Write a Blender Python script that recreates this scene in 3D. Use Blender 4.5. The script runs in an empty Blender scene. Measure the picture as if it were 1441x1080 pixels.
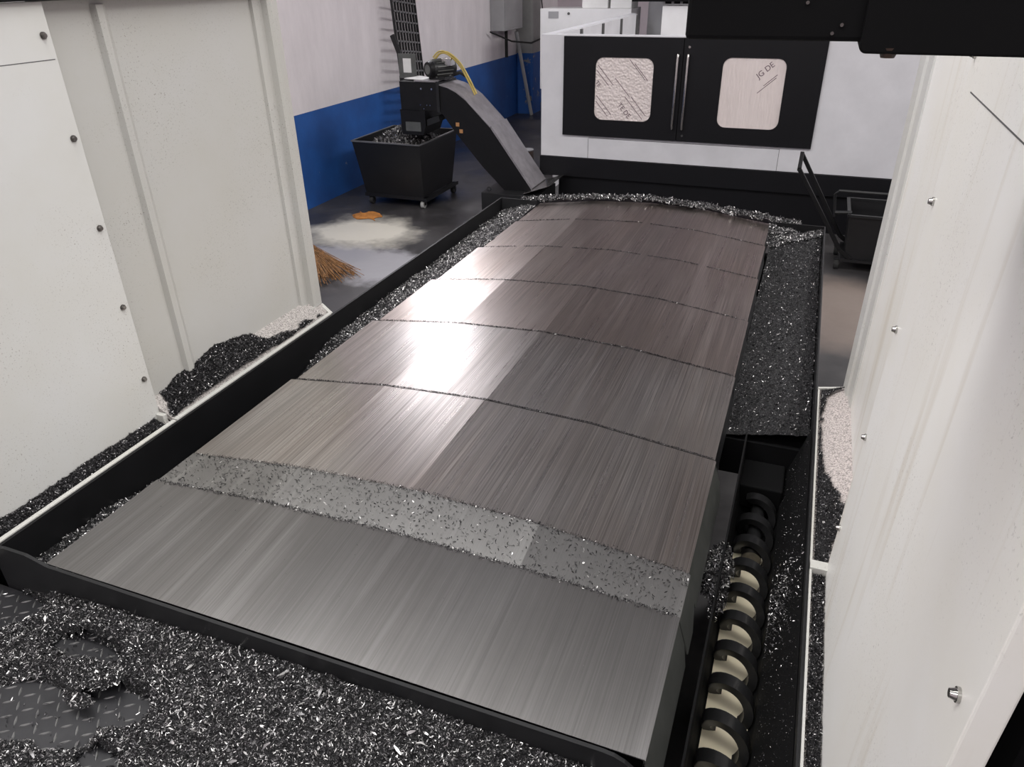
import bpy, math, random
import numpy as np
from mathutils import Matrix, Vector
random.seed(7); rng = np.random.default_rng(7)
scene = bpy.context.scene
col = scene.collection

# ------------------------------------------------------------------ camera
# floor is z = 0, camera eye at (0, 0, 2.5), Y runs down the machine bed
f_px = 1041.97
R = Matrix(((0.9337, 0.1640, -0.3184), (0.3578, -0.4605, 0.8124), (-0.0140, -0.8724, -0.4886)))
cam = bpy.data.cameras.new('camera'); cam.sensor_width = 36; cam.lens = 36 * f_px / 1441
cam.clip_start = 0.02; cam.clip_end = 200
co = bpy.data.objects.new('camera', cam); col.objects.link(co); scene.camera = co
rx, dn, fw = R.col[0].normalized(), R.col[1].normalized(), R.col[2].normalized()
m = Matrix((rx, -dn, -fw)).transposed().to_4x4(); m.translation = (0, 0, 2.5); co.matrix_world = m

# ------------------------------------------------------------------ world, exposure
w = bpy.data.worlds.new('hall_light'); scene.world = w; w.use_nodes = True
bg = w.node_tree.nodes['Background']; bg.inputs[0].default_value = (0.86, 0.90, 1.0, 1); bg.inputs[1].default_value = 0.3
vs = scene.view_settings; vs.view_transform = 'Standard'; vs.look = 'None'; vs.gamma = 1; vs.exposure = 0.45
vs.use_curve_mapping = False
WINDOW_STRENGTH = 13.0
def area(name, loc, rot, sx, sy, power, color=(1, 1, 1)):
    l = bpy.data.lights.new(name, 'AREA'); l.shape = 'RECTANGLE'; l.size = sx; l.size_y = sy; l.energy = power; l.color = color
    o = bpy.data.objects.new(name, l); col.objects.link(o); o.location = loc; o.rotation_euler = rot; return o
# added lights below the unseen roof, set to brighten guards, chips and far machine
for fill_x, fill_y, fill_l, fill_w, power in ((-0.3, -3.2, 10.0, 1.6, 310), (-0.3, 1.6, 10.0, 1.8, 410), (5.0, 9.5, 3.0, 6.0, 620)):
    area('added_roof_light', (fill_x, fill_y, 6.55), (0, 0, 0), fill_l, fill_w, power, (1, 0.985, 0.96))

# ------------------------------------------------------------------ materials
def new_mat(name):
    mt = bpy.data.materials.new(name); mt.use_nodes = True
    nt = mt.node_tree; return mt, nt, nt.nodes['Principled BSDF']
def N(nt, t, **kw):
    n = nt.nodes.new(t)
    for k, v in kw.items():
        if k in ('operation', 'blend_type', 'data_type', 'attribute_name', 'noise_dimensions', 'feature', 'interpolation_type', 'direction_type', 'uv_map', 'layer_name'): setattr(n, k, v)
        else: n.inputs[k].default_value = v
    return n
def L(nt, a, b): nt.links.new(a, b)
def coords(nt, scale=(1, 1, 1), loc=(0, 0, 0)):
    t = nt.nodes.new('ShaderNodeNewGeometry'); mp = nt.nodes.new('ShaderNodeMapping')
    mp.inputs['Scale'].default_value = scale; mp.inputs['Location'].default_value = loc
    L(nt, t.outputs['Position'], mp.inputs['Vector']); return mp.outputs[0]
def ramp(nt, src, stops):
    r = nt.nodes.new('ShaderNodeValToRGB'); e = r.color_ramp.elements
    while len(e) < len(stops): e.new(0.5)
    for el, (p, c) in zip(e, stops):
        el.position = p; el.color = (*c, 1) if isinstance(c, tuple) else (c, c, c, 1)
    L(nt, src, r.inputs[0]); return r.outputs[0]
def mixc(nt, fac, a, b, mode='MIX'):
    n = nt.nodes.new('ShaderNodeMix'); n.data_type = 'RGBA'; n.blend_type = mode
    for s, v in ((n.inputs[0], fac), (n.inputs[6], a), (n.inputs[7], b)):
        if hasattr(v, 'links') or hasattr(v, 'is_linked'): L(nt, v, s)
        elif isinstance(v, (int, float)): s.default_value = v
        else: s.default_value = (*v, 1)
    return n.outputs[2]
def bump(nt, bs, h, strength=0.2, dist=0.01):
    b = nt.nodes.new('ShaderNodeBump'); b.inputs['Strength'].default_value = strength; b.inputs['Distance'].default_value = dist
    L(nt, h, b.inputs['Height']); L(nt, b.outputs[0], bs.inputs['Normal'])
def noise(nt, vec, scale, detail=3, rough=0.5):
    n = nt.nodes.new('ShaderNodeTexNoise'); n.inputs['Scale'].default_value = scale; n.inputs['Detail'].default_value = detail
    n.inputs['Roughness'].default_value = rough; L(nt, vec, n.inputs['Vector']); return n.outputs['Fac']
def plain(name, c, rough=0.5, metal=0.0, grime=0.25, scale=6.0, spec=0.5):
    mt, nt, bs = new_mat(name)
    n = noise(nt, coords(nt), scale, 5, 0.6)
    k = ramp(nt, n, [(0.3, 1 - grime), (0.7, 1.0)])
    L(nt, mixc(nt, 1.0, c, k, 'MULTIPLY'), bs.inputs['Base Color'])
    bs.inputs['Roughness'].default_value = rough; bs.inputs['Metallic'].default_value = metal
    bs.inputs['Specular IOR Level'].default_value = spec
    return mt
M = {}
M['black_paint'] = plain('black_paint', (0.006, 0.006, 0.007), 0.5, 0, 0.4, 6, 0.28)
M['door_black'] = plain('door_black', (0.006, 0.006, 0.008), 0.5, 0, 0.2, 3, 0.25)
M['dark_steel'] = plain('dark_steel', (0.018, 0.0185, 0.02), 0.45, 0.1, 0.35, 6, 0.35)
M['grey_steel'] = plain('grey_steel', (0.13, 0.135, 0.128), 0.4, 0.3, 0.3, 12)
M['conveyor_grey'] = plain('conveyor_grey', (0.27, 0.255, 0.275), 0.5, 0.1, 0.35, 9)
M['cart_black'] = plain('cart_black', (0.012, 0.012, 0.0135), 0.42, 0, 0.3, 3, 0.35)
M['rim_edge'] = plain('rim_edge', (0.16, 0.16, 0.165), 0.4, 0.3, 0.3, 20)
M['chrome'] = plain('chrome', (0.55, 0.54, 0.52), 0.22, 1, 0.2, 20)
M['bolt_steel'] = plain('bolt_steel', (0.18, 0.17, 0.16), 0.35, 1, 0.3, 40)
M['rubber'] = plain('rubber', (0.02, 0.02, 0.02), 0.8)
M['tyre_pale'] = plain('tyre_pale', (0.42, 0.42, 0.40), 0.6)
M['matte_black'] = plain('matte_black', (0.004, 0.004, 0.0045), 0.8, 0, 0.2, 6, 0.15)
M['machine_white'] = plain('machine_white', (0.72, 0.72, 0.75), 0.45, 0, 0.12, 3)
M['cabinet_white'] = plain('cabinet_white', (0.82, 0.82, 0.82), 0.45, 0, 0.08, 3)
M['seam_dark'] = plain('seam_dark', (0.10, 0.10, 0.10), 0.7)
M['grey_box'] = plain('grey_box', (0.36, 0.36, 0.37), 0.5, 0, 0.2, 2)
M['yellow_hose'] = plain('yellow_hose', (0.55, 0.42, 0.12), 0.5)
M['paper'] = plain('paper', (0.75, 0.75, 0.74), 0.7, 0, 0.08)
M['brown_can'] = plain('brown_can', (0.06, 0.035, 0.025), 0.5, 0, 0.4, 12)
M['bristle'] = plain('bristle', (0.42, 0.21, 0.08), 0.7, 0, 0.75, 30)
M['orange_cloth'] = plain('orange_cloth', (0.55, 0.22, 0.05), 0.9, 0, 0.5, 14)
M['ink'] = plain('ink', (0.16, 0.10, 0.13), 0.6)
M['copper_tag'] = plain('copper_tag', (0.5, 0.25, 0.1), 0.5)
M['auger_steel'] = plain('auger_steel', (0.02, 0.02, 0.021), 0.28, 0.2, 0.4, 30)
M['wiper'] = plain('wiper', (0.006, 0.006, 0.006), 0.7, 0, 0.2, 6, 0.2)

def panel_mat(name, base, speck=0.5, streak=0.0, warm=0.15):
    mt, nt, bs = new_mat(name); v = coords(nt)
    blot = ramp(nt, noise(nt, v, 2.2, 5, 0.6), [(0.35, 0.0), (0.75, 1.0)])
    c = mixc(nt, blot, base, tuple(b * k for b, k in zip(base, (0.95, 0.935, 0.89))))
    # fine splashed specks
    sp = ramp(nt, noise(nt, v, 170, 2, 0.7), [(0.62, 0.0), (0.70, 1.0)])
    dens = ramp(nt, noise(nt, v, 3.1, 3, 0.5), [(0.42, 0.0), (0.7, speck)])
    k = N(nt, 'ShaderNodeMath', operation='MULTIPLY'); L(nt, sp, k.inputs[0]); L(nt, dens, k.inputs[1])
    c = mixc(nt, k.outputs[0], c, (0.16, 0.14, 0.12))
    if streak:
        s = ramp(nt, noise(nt, coords(nt, (14, 14, 0.9)), 1.0, 3, 0.6), [(0.56, 0.0), (0.70, streak)])
        c = mixc(nt, s, c, (0.50, 0.42, 0.30))
    L(nt, c, bs.inputs['Base Color']); bs.inputs['Roughness'].default_value = 0.42
    bump(nt, bs, noise(nt, v, 260, 2), 0.06, 0.002)
    return mt
M['panel_near'] = panel_mat('panel_near', (0.565, 0.57, 0.56), 0.9)
M['panel_far'] = panel_mat('panel_far', (0.44, 0.44, 0.425), 1.0)
M['panel_right'] = panel_mat('panel_right', (0.86, 0.86, 0.84), 0.6, 0.3)
def dusty(name, base):
    mt, nt, bs = new_mat(name); v = coords(nt)
    g = ramp(nt, noise(nt, coords(nt, (1, 1, .3)), 190, 3, 0.7), [(0.42, 0.0), (0.62, 1.0)])
    L(nt, mixc(nt, g, base, tuple(.35 * b for b in base)), bs.inputs['Base Color']); bs.inputs['Roughness'].default_value = 0.8
    bump(nt, bs, noise(nt, v, 300, 2), 0.5, 0.003); return mt
M['ledge_dusty'] = dusty('ledge_dusty', (0.46, 0.43, 0.41))
M['ledge_right_dusty'] = dusty('ledge_right_dusty', (0.62, 0.56, 0.54))
M['lip_white'] = panel_mat('lip_white', (0.52, 0.52, 0.50), 1.0)

# brushed steel of the way cover: scratches run along Y
def steel(name, grey, brown, amount, streak_strength, fine_amp=0.25, r0=0.36, r1=0.25):
    mt, nt, bs = new_mat(name)
    fine = noise(nt, coords(nt, (330, 1.3, 1)), 1.0, 3, 0.65)
    mid = noise(nt, coords(nt, (34, 0.6, 1)), 1.0, 6, 0.7)
    wide = noise(nt, coords(nt, (3.2, 0.9, 1)), 1.0, 3, 0.5)
    patch = noise(nt, coords(nt, (1, 1, 1)), 2.6, 4, 0.6)
    b = ramp(nt, wide, [(0.35, 0.0), (0.7, amount)])
    c = mixc(nt, b, grey, brown)
    c = mixc(nt, ramp(nt, patch, [(0.35, 0.0), (0.75, 0.45)]), c, tuple(0.72 * (x + y) / 2 for x, y in zip(grey, brown)))
    st = ramp(nt, mid, [(0.35, 0.0), (0.66, 1.0)])
    k = N(nt, 'ShaderNodeMath', operation='MULTIPLY'); L(nt, st, k.inputs[0]); k.inputs[1].default_value = streak_strength
    c = mixc(nt, k.outputs[0], c, tuple(min(1, g * 1.55) for g in grey))
    band = ramp(nt, noise(nt, coords(nt, (8.5, 0.45, 1), (3.1, 0, 0)), 1.0, 5, 0.6), [(0.56, 0.0), (0.66, 0.55)])
    c = mixc(nt, band, c, tuple(min(1, g * 1.42) for g in grey))
    f2 = ramp(nt, fine, [(0.3, 1 - fine_amp), (0.7, 1.0 + fine_amp * .45)])
    c = mixc(nt, 1.0, c, f2, 'MULTIPLY')
    L(nt, c, bs.inputs['Base Color']); bs.inputs['Metallic'].default_value = 1.0
    rr = ramp(nt, mid, [(0.3, r0), (0.7, r1)]); L(nt, rr, bs.inputs['Roughness'])
    bump(nt, bs, fine, 0.10, 0.002)
    return mt
M['steel_grey'] = steel('steel_grey', (0.285, 0.278, 0.277), (0.23, 0.218, 0.21), 0.5, 0.10, 0.20, 0.35, 0.32)
M['steel_strip'] = steel('steel_strip', (0.36, 0.355, 0.35), (0.31, 0.305, 0.30), 0.3, 0.03, 0.12, 0.36, 0.34)
M['steel_worn'] = steel('steel_worn', (0.52, 0.495, 0.475), (0.40, 0.335, 0.295), 0.8, 0.45, 0.48)
M['steel_brown'] = steel('steel_brown', (0.54, 0.485, 0.455), (0.45, 0.37, 0.325), 0.9, 0.25, 0.4)

# chips: colour per chip from a point attribute
mt, nt, bs = new_mat('metal_chip')
at = N(nt, 'ShaderNodeAttribute', attribute_name='tone')
L(nt, ramp(nt, at.outputs['Fac'], [(0.0, (0.012, 0.011, 0.013)), (0.5, (0.06, 0.058, 0.062)), (0.8, (0.36, 0.35, 0.355)), (1.0, (0.92, 0.91, 0.90))]), bs.inputs['Base Color'])
bs.inputs['Metallic'].default_value = 0.75; bs.inputs['Roughness'].default_value = 0.33
M['chip'] = mt
mt, nt, bs = new_mat('chip_bed')
v = coords(nt); n1 = noise(nt, v, 240, 3, 0.7)
L(nt, ramp(nt, n1, [(0.45, (0.006, 0.006, 0.007)), (0.66, (0.05, 0.05, 0.052)), (0.76, (0.35, 0.35, 0.35))]), bs.inputs['Base Color'])
bs.inputs['Roughness'].default_value = 0.5; bs.inputs['Metallic'].default_value = 0.5; bump(nt, bs, n1, 0.9, 0.006); M['chip_bed'] = mt

# workshop floor: dark oily concrete, scuffed pale areas, a painted wet-floor reflection
mt, nt, bs = new_mat('oily_concrete'); v = coords(nt)
n1 = noise(nt, v, 0.9, 6, 0.65); n2 = noise(nt, v, 14, 4, 0.7)
c = ramp(nt, n1, [(0.34, (0.015, 0.0145, 0.016)), (0.56, (0.058, 0.055, 0.057)), (0.76, (0.17, 0.165, 0.168))])
c = mixc(nt, ramp(nt, n2, [(0.4, 0.0), (0.75, 0.5)]), c, (0.055, 0.052, 0.052))
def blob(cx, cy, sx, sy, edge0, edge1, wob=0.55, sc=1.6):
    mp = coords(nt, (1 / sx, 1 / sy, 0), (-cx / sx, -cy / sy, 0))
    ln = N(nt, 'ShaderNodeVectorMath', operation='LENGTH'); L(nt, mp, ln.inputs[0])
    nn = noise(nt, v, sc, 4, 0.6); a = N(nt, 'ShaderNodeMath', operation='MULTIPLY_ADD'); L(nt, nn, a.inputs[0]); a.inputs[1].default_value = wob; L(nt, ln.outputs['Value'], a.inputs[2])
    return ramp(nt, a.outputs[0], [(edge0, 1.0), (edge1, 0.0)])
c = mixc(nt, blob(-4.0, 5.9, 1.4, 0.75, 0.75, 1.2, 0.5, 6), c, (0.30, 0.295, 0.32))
c = mixc(nt, blob(-4.4, 6.80, 1.15, 0.95, 0.72, 1.35, 0.7, 2.2), c, (0.62, 0.59, 0.52))  # light reflected by the wet floor, painted in as a cream patch
c = mixc(nt, blob(0.5, 6.2, 0.9, 1.3, 0.7, 1.3), c, (0.16, 0.13, 0.115))
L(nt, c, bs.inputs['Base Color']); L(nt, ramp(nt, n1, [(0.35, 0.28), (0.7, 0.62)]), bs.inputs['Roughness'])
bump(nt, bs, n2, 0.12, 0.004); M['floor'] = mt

# hall wall: pale plaster above a blue dado, flaking near the floor
mt, nt, bs = new_mat('plaster_dado'); v = coords(nt)
sx = N(nt, 'ShaderNodeSeparateXYZ'); L(nt, v, sx.inputs[0])
gt = N(nt, 'ShaderNodeMath', operation='GREATER_THAN'); L(nt, sx.outputs[2], gt.inputs[0]); gt.inputs[1].default_value = 1.08
pl = mixc(nt, ramp(nt, noise(nt, coords(nt, (1, 1, 0.35)), 3.5, 6, 0.65), [(0.3, 0.0), (0.75, 1.0)]), (0.78, 0.735, 0.755), (0.64, 0.60, 0.62))
bl = mixc(nt, ramp(nt, noise(nt, v, 2.0, 5, 0.6), [(0.3, 0.0), (0.75, 1.0)]), (0.015, 0.10, 0.37), (0.013, 0.06, 0.225))
flk = ramp(nt, noise(nt, coords(nt, (1, 1, 0.6)), 11, 3, 0.6), [(0.70, 0.0), (0.73, 1.0)])
low = N(nt, 'ShaderNodeMapRange'); L(nt, sx.outputs[2], low.inputs[0]); low.inputs[1].default_value = 0.75; low.inputs[2].default_value = 0.0; low.inputs[3].default_value = 0.0; low.inputs[4].default_value = 0.7
fk = N(nt, 'ShaderNodeMath', operation='MULTIPLY'); L(nt, flk, fk.inputs[0]); L(nt, low.outputs[0], fk.inputs[1])
bl = mixc(nt, fk.outputs[0], bl, (0.45, 0.45, 0.45))
L(nt, mixc(nt, gt.outputs[0], bl, pl), bs.inputs['Base Color']); bs.inputs['Roughness'].default_value = 0.6
bump(nt, bs, noise(nt, v, 25, 4, 0.6), 0.15, 0.01); M['wall'] = mt
mt, nt, bs = new_mat('concrete_dado'); v = coords(nt)
sx = N(nt, 'ShaderNodeSeparateXYZ'); L(nt, v, sx.inputs[0])
gt = N(nt, 'ShaderNodeMath', operation='GREATER_THAN'); L(nt, sx.outputs[2], gt.inputs[0]); gt.inputs[1].default_value = 1.1
pl = mixc(nt, noise(nt, v, 6, 5, 0.6), (0.34, 0.34, 0.33), (0.22, 0.22, 0.22))
bl = mixc(nt, ramp(nt, noise(nt, v, 5, 4, 0.6), [(0.6, 0.0), (0.64, 1.0)]), (0.012, 0.08, 0.30), (0.2, 0.2, 0.2))
L(nt, mixc(nt, gt.outputs[0], bl, pl), bs.inputs['Base Color']); bs.inputs['Roughness'].default_value = 0.7; M['column'] = mt
M['roof_sheet'] = plain('roof_sheet', (0.30, 0.30, 0.31), 0.8, 0, 0.2, 1)
M['far_plaster'] = plain('far_plaster', (0.60, 0.53, 0.57), 0.8, 0, 0.1, 1)

# pale protective film on the door panes, wrinkled
def film(name, rad):
    mt, nt, bs = new_mat(name); v = coords(nt)
    vo = N(nt, 'ShaderNodeTexVoronoi', feature='SMOOTH_F1'); vo.inputs['Scale'].default_value = 46 if rad else 22; L(nt, v, vo.inputs['Vector'])
    wv = noise(nt, coords(nt, (14, 1, 2.2)), 1.0, 3, 0.6)
    L(nt, mixc(nt, noise(nt, v, 5, 3, 0.5), (0.84, 0.76, 0.74), (0.72, 0.64, 0.615)), bs.inputs['Base Color'])
    bs.inputs['Roughness'].default_value = 0.28
    bump(nt, bs, vo.outputs['Distance'] if rad else wv, 0.6 if rad else 1.0, 0.02); return mt
M['film_pebbled'] = film('film_pebbled', True); M['film_creased'] = film('film_creased', False)
# milky coolant
mt, nt, bs = new_mat('milky_coolant'); bs.inputs['Base Color'].default_value = (0.70, 0.63, 0.47, 1); bs.inputs['Roughness'].default_value = 0.18
bump(nt, bs, noise(nt, coords(nt), 9, 2), 0.05, 0.01); M['coolant'] = mt
# tread plate
mt, nt, bs = new_mat('tread_steel'); v = coords(nt)
L(nt, ramp(nt, noise(nt, v, 7, 5, 0.6), [(0.3, (0.022, 0.022, 0.025)), (0.7, (0.042, 0.042, 0.046))]), bs.inputs['Base Color'])
bs.inputs['Metallic'].default_value = 0.35; bs.inputs['Roughness'].default_value = 0.42; M['tread'] = mt
M['tread_lug'] = plain('tread_lug', (0.22, 0.22, 0.22), 0.35, 0.6, 0.3, 30)
# daylight window
mt, nt, bs = new_mat('daylight_pane'); nt.nodes.remove(bs)
em = N(nt, 'ShaderNodeEmission'); em.inputs[0].default_value = (0.97, 0.95, 1.0, 1); em.inputs[1].default_value = WINDOW_STRENGTH
L(nt, em.outputs[0], nt.nodes['Material Output'].inputs[0]); M['daylight'] = mt

# ------------------------------------------------------------------ mesh helpers
class MB:
    def __init__(s): s.v = []; s.f = []
    def add(s, vs, fs):
        b = len(s.v); s.v += [tuple(p) for p in vs]; s.f += [tuple(i + b for i in q) for q in fs]; return s
    def box(s, x0, x1, y0, y1, z0, z1):
        return s.add([(x, y, z) for x in (x0, x1) for y in (y0, y1) for z in (z0, z1)],
                     [(0, 1, 3, 2), (4, 6, 7, 5), (0, 4, 5, 1), (2, 3, 7, 6), (0, 2, 6, 4), (1, 5, 7, 3)])
    def prism(s, poly, axis, a, b):
        n = len(poly)
        def p(q, t):
            return (t, q[0], q[1]) if axis == 'x' else (q[0], t, q[1]) if axis == 'y' else (q[0], q[1], t)
        vs = [p(q, a) for q in poly] + [p(q, b) for q in poly]
        fs = [tuple(range(n))[::-1], tuple(range(n, 2 * n))] + [(i, (i + 1) % n, n + (i + 1) % n, n + i) for i in range(n)]
        return s.add(vs, fs)
    def cyl(s, p0, p1, r0, r1=None, n=16, caps=True):
        p0, p1 = Vector(p0), Vector(p1); r1 = r0 if r1 is None else r1
        d = (p1 - p0).normalized(); a = d.orthogonal().normalized(); b = d.cross(a)
        ring = lambda c, r: [c + r * (math.cos(2 * math.pi * i / n) * a + math.sin(2 * math.pi * i / n) * b) for i in range(n)]
        fs = [(i, (i + 1) % n, n + (i + 1) % n, n + i) for i in range(n)]
        if caps: fs += [tuple(range(n))[::-1], tuple(range(n, 2 * n))]
        return s.add(ring(p0, r0) + ring(p1, r1), fs)
    def tube(s, pts, r, n=8):
        pts = [Vector(p) for p in pts]; vs = []; fs = []; a = None
        for i, p in enumerate(pts):
            d = (pts[min(i + 1, len(pts) - 1)] - pts[max(i - 1, 0)]).normalized()
            a = d.orthogonal().normalized() if a is None else (a - d * a.dot(d)).normalized()
            b = d.cross(a)
            vs += [p + r * (math.cos(2 * math.pi * k / n) * a + math.sin(2 * math.pi * k / n) * b) for k in range(n)]
        for i in range(len(pts) - 1):
            fs += [(i * n + k, i * n + (k + 1) % n, (i + 1) * n + (k + 1) % n, (i + 1) * n + k) for k in range(n)]
        e = (len(pts) - 1) * n
        fs += [tuple(range(n))[::-1], tuple(range(e, e + n))]
        return s.add(vs, fs)
    def bar(s, p0, p1, wd, ht, up=(0, 0, 1)):
        p0, p1 = Vector(p0), Vector(p1); d = (p1 - p0).normalized(); u = Vector(up); a = d.cross(u).normalized(); u = a.cross(d)
        vs = [c + sa * a * wd / 2 + su * u * ht / 2 for c in (p0, p1) for sa, su in ((-1, -1), (1, -1), (1, 1), (-1, 1))]
        return s.add(vs, [(3, 2, 1, 0), (4, 5, 6, 7), (0, 1, 5, 4), (1, 2, 6, 5), (2, 3, 7, 6), (3, 0, 4, 7)])
    def build(s, name, mat, parent=None, bevel=0, smooth=False, mats=None):
        me = bpy.data.meshes.new(name); me.from_pydata(s.v, [], s.f)
        me.materials.append(M[mat] if isinstance(mat, str) else mat)
        import bmesh
        bm = bmesh.new(); bm.from_mesh(me); bmesh.ops.recalc_face_normals(bm, faces=bm.faces[:]); bm.to_mesh(me); bm.free()
        if smooth:
            me.polygons.foreach_set('use_smooth', [True] * len(me.polygons))
            me.set_sharp_from_angle(angle=math.radians(40))
        o = bpy.data.objects.new(name, me); col.objects.link(o)
        if parent: link(o, parent)
        if bevel:
            md = o.modifiers.new('edge', 'BEVEL'); md.width = bevel; md.segments = 2; md.limit_method = 'ANGLE'
        return o
def world_loc(o):
    p = Vector(o.location)
    return p + world_loc(o.parent) if o.parent else p
def link(o, parent):
    o.parent = parent; o.location = Vector(o.location) - world_loc(parent)
def thing(name, loc, label, cat, group=None, kind=None):
    o = bpy.data.objects.new(name, None); col.objects.link(o); o.location = loc; o.empty_display_size = 0.1
    return tag(o, label, cat, group, kind)
def tag(o, label=None, cat=None, group=None, kind=None):
    if label: o['label'] = label
    if cat: o['category'] = cat
    if group: o['group'] = group
    if kind: o['kind'] = kind
    return o
def arc(cx, cz, r, a0, a1, n=6):
    return [(cx + r * math.cos(math.radians(a0 + (a1 - a0) * i / n)), cz + r * math.sin(math.radians(a0 + (a1 - a0) * i / n))) for i in range(n + 1)]
def rrect(x0, x1, z0, z1, r, n=6):
    return arc(x1 - r, z0 + r, r, -90, 0, n) + arc(x1 - r, z1 - r, r, 0, 90, n) + arc(x0 + r, z1 - r, r, 90, 180, n) + arc(x0 + r, z0 + r, r, 180, 270, n)
def dome_bolt(x, y, z, axis, r, mat, parent):
    b = MB(); s = 1 if axis == '+x' else -1
    b.cyl((x, y, z), (x + s * 0.004, y, z), r * 1.25, n=14); b.cyl((x + s * 0.004, y, z), (x + s * 0.011, y, z), r, r * 0.72, n=14)
    return b.build('bolt', mat, parent, smooth=True)

# value noise on numpy arrays
def vnoise(x, y, sc, seed=0):
    x = np.asarray(x) * sc + 1000.0; y = np.asarray(y) * sc + 1000.0
    xi = np.floor(x).astype(np.int64); yi = np.floor(y).astype(np.int64); fx = x - xi; fy = y - yi
    fx = fx * fx * (3 - 2 * fx); fy = fy * fy * (3 - 2 * fy)
    h = lambda a, b: (((a * 374761393 + b * 668265263 + seed * 1442695041) ^ ((a * 1274126177 + b * 97) >> 7)) * 2246822519 % 1000003) / 1000003.0
    return (h(xi, yi) * (1 - fx) + h(xi + 1, yi) * fx) * (1 - fy) + (h(xi, yi + 1) * (1 - fx) + h(xi + 1, yi + 1) * fx) * fy

def chip_arrays(P, size, lift=0.5, tone_bias=0.0, flat=0.6, bright=0.13):
    """curled slivers, four triangles each; P (n,3) centres, size (n,) lengths"""
    n = len(P); az = rng.uniform(0, 2 * math.pi, n); pitch = rng.normal(0, flat, n); roll = rng.normal(0, flat * 1.2, n)
    d = np.stack([np.cos(az) * np.cos(pitch), np.sin(az) * np.cos(pitch), np.sin(pitch)], 1)
    s = np.stack([-np.sin(az), np.cos(az), np.zeros(n)], 1); u = np.cross(d, s)
    s2 = s * np.cos(roll)[:, None] + u * np.sin(roll)[:, None]; u2 = np.cross(d, s2)
    wd = size * rng.uniform(0.14, 0.38, n); bend = size * rng.uniform(-0.32, 0.32, n); hl = size / 2
    c = P + np.stack([np.zeros(n), np.zeros(n), np.abs(np.sin(pitch)) * hl * lift + wd * 0.3], 1)
    rows = [c - d * hl[:, None], c + u2 * bend[:, None], c + d * hl[:, None]]
    wf = [0.45, 1.0, 0.35]; V = np.empty((n, 6, 3))
    for k, (r, f) in enumerate(zip(rows, wf)):
        V[:, 2 * k] = r - s2 * (wd * f / 2)[:, None]; V[:, 2 * k + 1] = r + s2 * (wd * f / 2)[:, None]
    T = np.clip(rng.beta(1.3, 2.2, n) + tone_bias, 0, 1); br = rng.random(n) < bright; T[br] = rng.uniform(0.85, 1.0, br.sum())
    return V.reshape(-1, 3), np.repeat(T, 6)
def mesh_np(name, V, Q, matidx, T):
    me = bpy.data.meshes.new(name); me.vertices.add(len(V)); me.vertices.foreach_set('co', np.ascontiguousarray(V, np.float32).ravel())
    me.loops.add(len(Q) * 4); me.loops.foreach_set('vertex_index', np.ascontiguousarray(Q, np.int32).ravel())
    me.polygons.add(len(Q)); me.polygons.foreach_set('loop_start', np.arange(len(Q), dtype=np.int32) * 4)
    me.materials.append(M['chip']); me.materials.append(M['chip_bed'])
    me.polygons.foreach_set('material_index', np.ascontiguousarray(matidx, np.int32))
    me.update(calc_edges=True); a = me.attributes.new('tone', 'FLOAT', 'POINT'); a.data.foreach_set('value', np.ascontiguousarray(T, np.float32))
    me.validate(); return me
def chip_quads(n, base=0):
    i = np.arange(n)[:, None] * 6 + base
    return np.concatenate([i + np.array([[0, 1, 3, 2]]), i + np.array([[2, 3, 5, 4]])])
def chips_obj(name, label, P, size, tone_bias=0.0, flat=0.6, bed=None, bright=0.11):
    V, T = chip_arrays(P, size, tone_bias=tone_bias, flat=flat, bright=bright); Q = chip_quads(len(P)); mi = np.zeros(len(Q), int)
    if bed is not None:
        BV, BQ = bed; Q = np.concatenate([Q, BQ + len(V)]); V = np.concatenate([V, BV]); T = np.concatenate([T, np.zeros(len(BV))]); mi = np.concatenate([mi, np.ones(len(BQ), int)])
    o = bpy.data.objects.new(name, mesh_np(name, V, Q, mi, T)); col.objects.link(o)
    return tag(o, label, 'metal chips', None, 'stuff')
def heap(name, label, x0, x1, y0, y1, zf, n, smin, smax, step=0.012, tone_bias=0.0, flat=0.6, rough=0.006, keep=None, bright=0.13):
    """zf(x,y) -> surface height, nan where bare; a bumpy bed with n chips lying on it"""
    xs = np.arange(x0, x1 + step / 2, step); ys = np.arange(y0, y1 + step / 2, step)
    GX, GY = np.meshgrid(xs, ys, indexing='ij'); Z = zf(GX, GY)
    bumpy = lambda X, Y: (vnoise(X, Y, 55, 3) - 0.5) * rough * 2 + (vnoise(X, Y, 17, 5) - 0.5) * rough * 1.5
    ok = np.isfinite(Z); Z2 = np.where(ok, Z + bumpy(GX, GY), 0)
    idx = np.arange(Z.size).reshape(Z.shape); fo = ok[:-1, :-1] & ok[1:, :-1] & ok[1:, 1:] & ok[:-1, 1:]
    BQ = np.stack([idx[:-1, :-1], idx[1:, :-1], idx[1:, 1:], idx[:-1, 1:]], -1)[fo]
    BV = np.stack([GX.ravel(), GY.ravel(), Z2.ravel()], 1)
    used = np.unique(BQ); mp = np.zeros(len(BV), int); mp[used] = np.arange(len(used)); BV = BV[used]; BQ = mp[BQ]
    px = rng.uniform(x0, x1, n * 2); py = rng.uniform(y0, y1, n * 2); pz = zf(px, py); k = np.isfinite(pz)
    if keep is not None: k &= keep(px, py)
    px, py, pz = px[k][:n], py[k][:n], pz[k][:n]; pz = pz + bumpy(px, py) + 0.001
    return chips_obj(name, label, np.stack([px, py, pz], 1), rng.uniform(smin, smax, len(px)) * np.exp(rng.normal(0, 0.25, len(px))), tone_bias, flat, (BV, BQ), bright)

# ------------------------------------------------------------------ the hall
fl = MB().box(-5.6, 8.0, -6.0, 17.2, -0.1, 0.0).build('floor', 'floor'); tag(fl, 'dark oily concrete workshop floor', None, None, 'structure')
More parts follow.
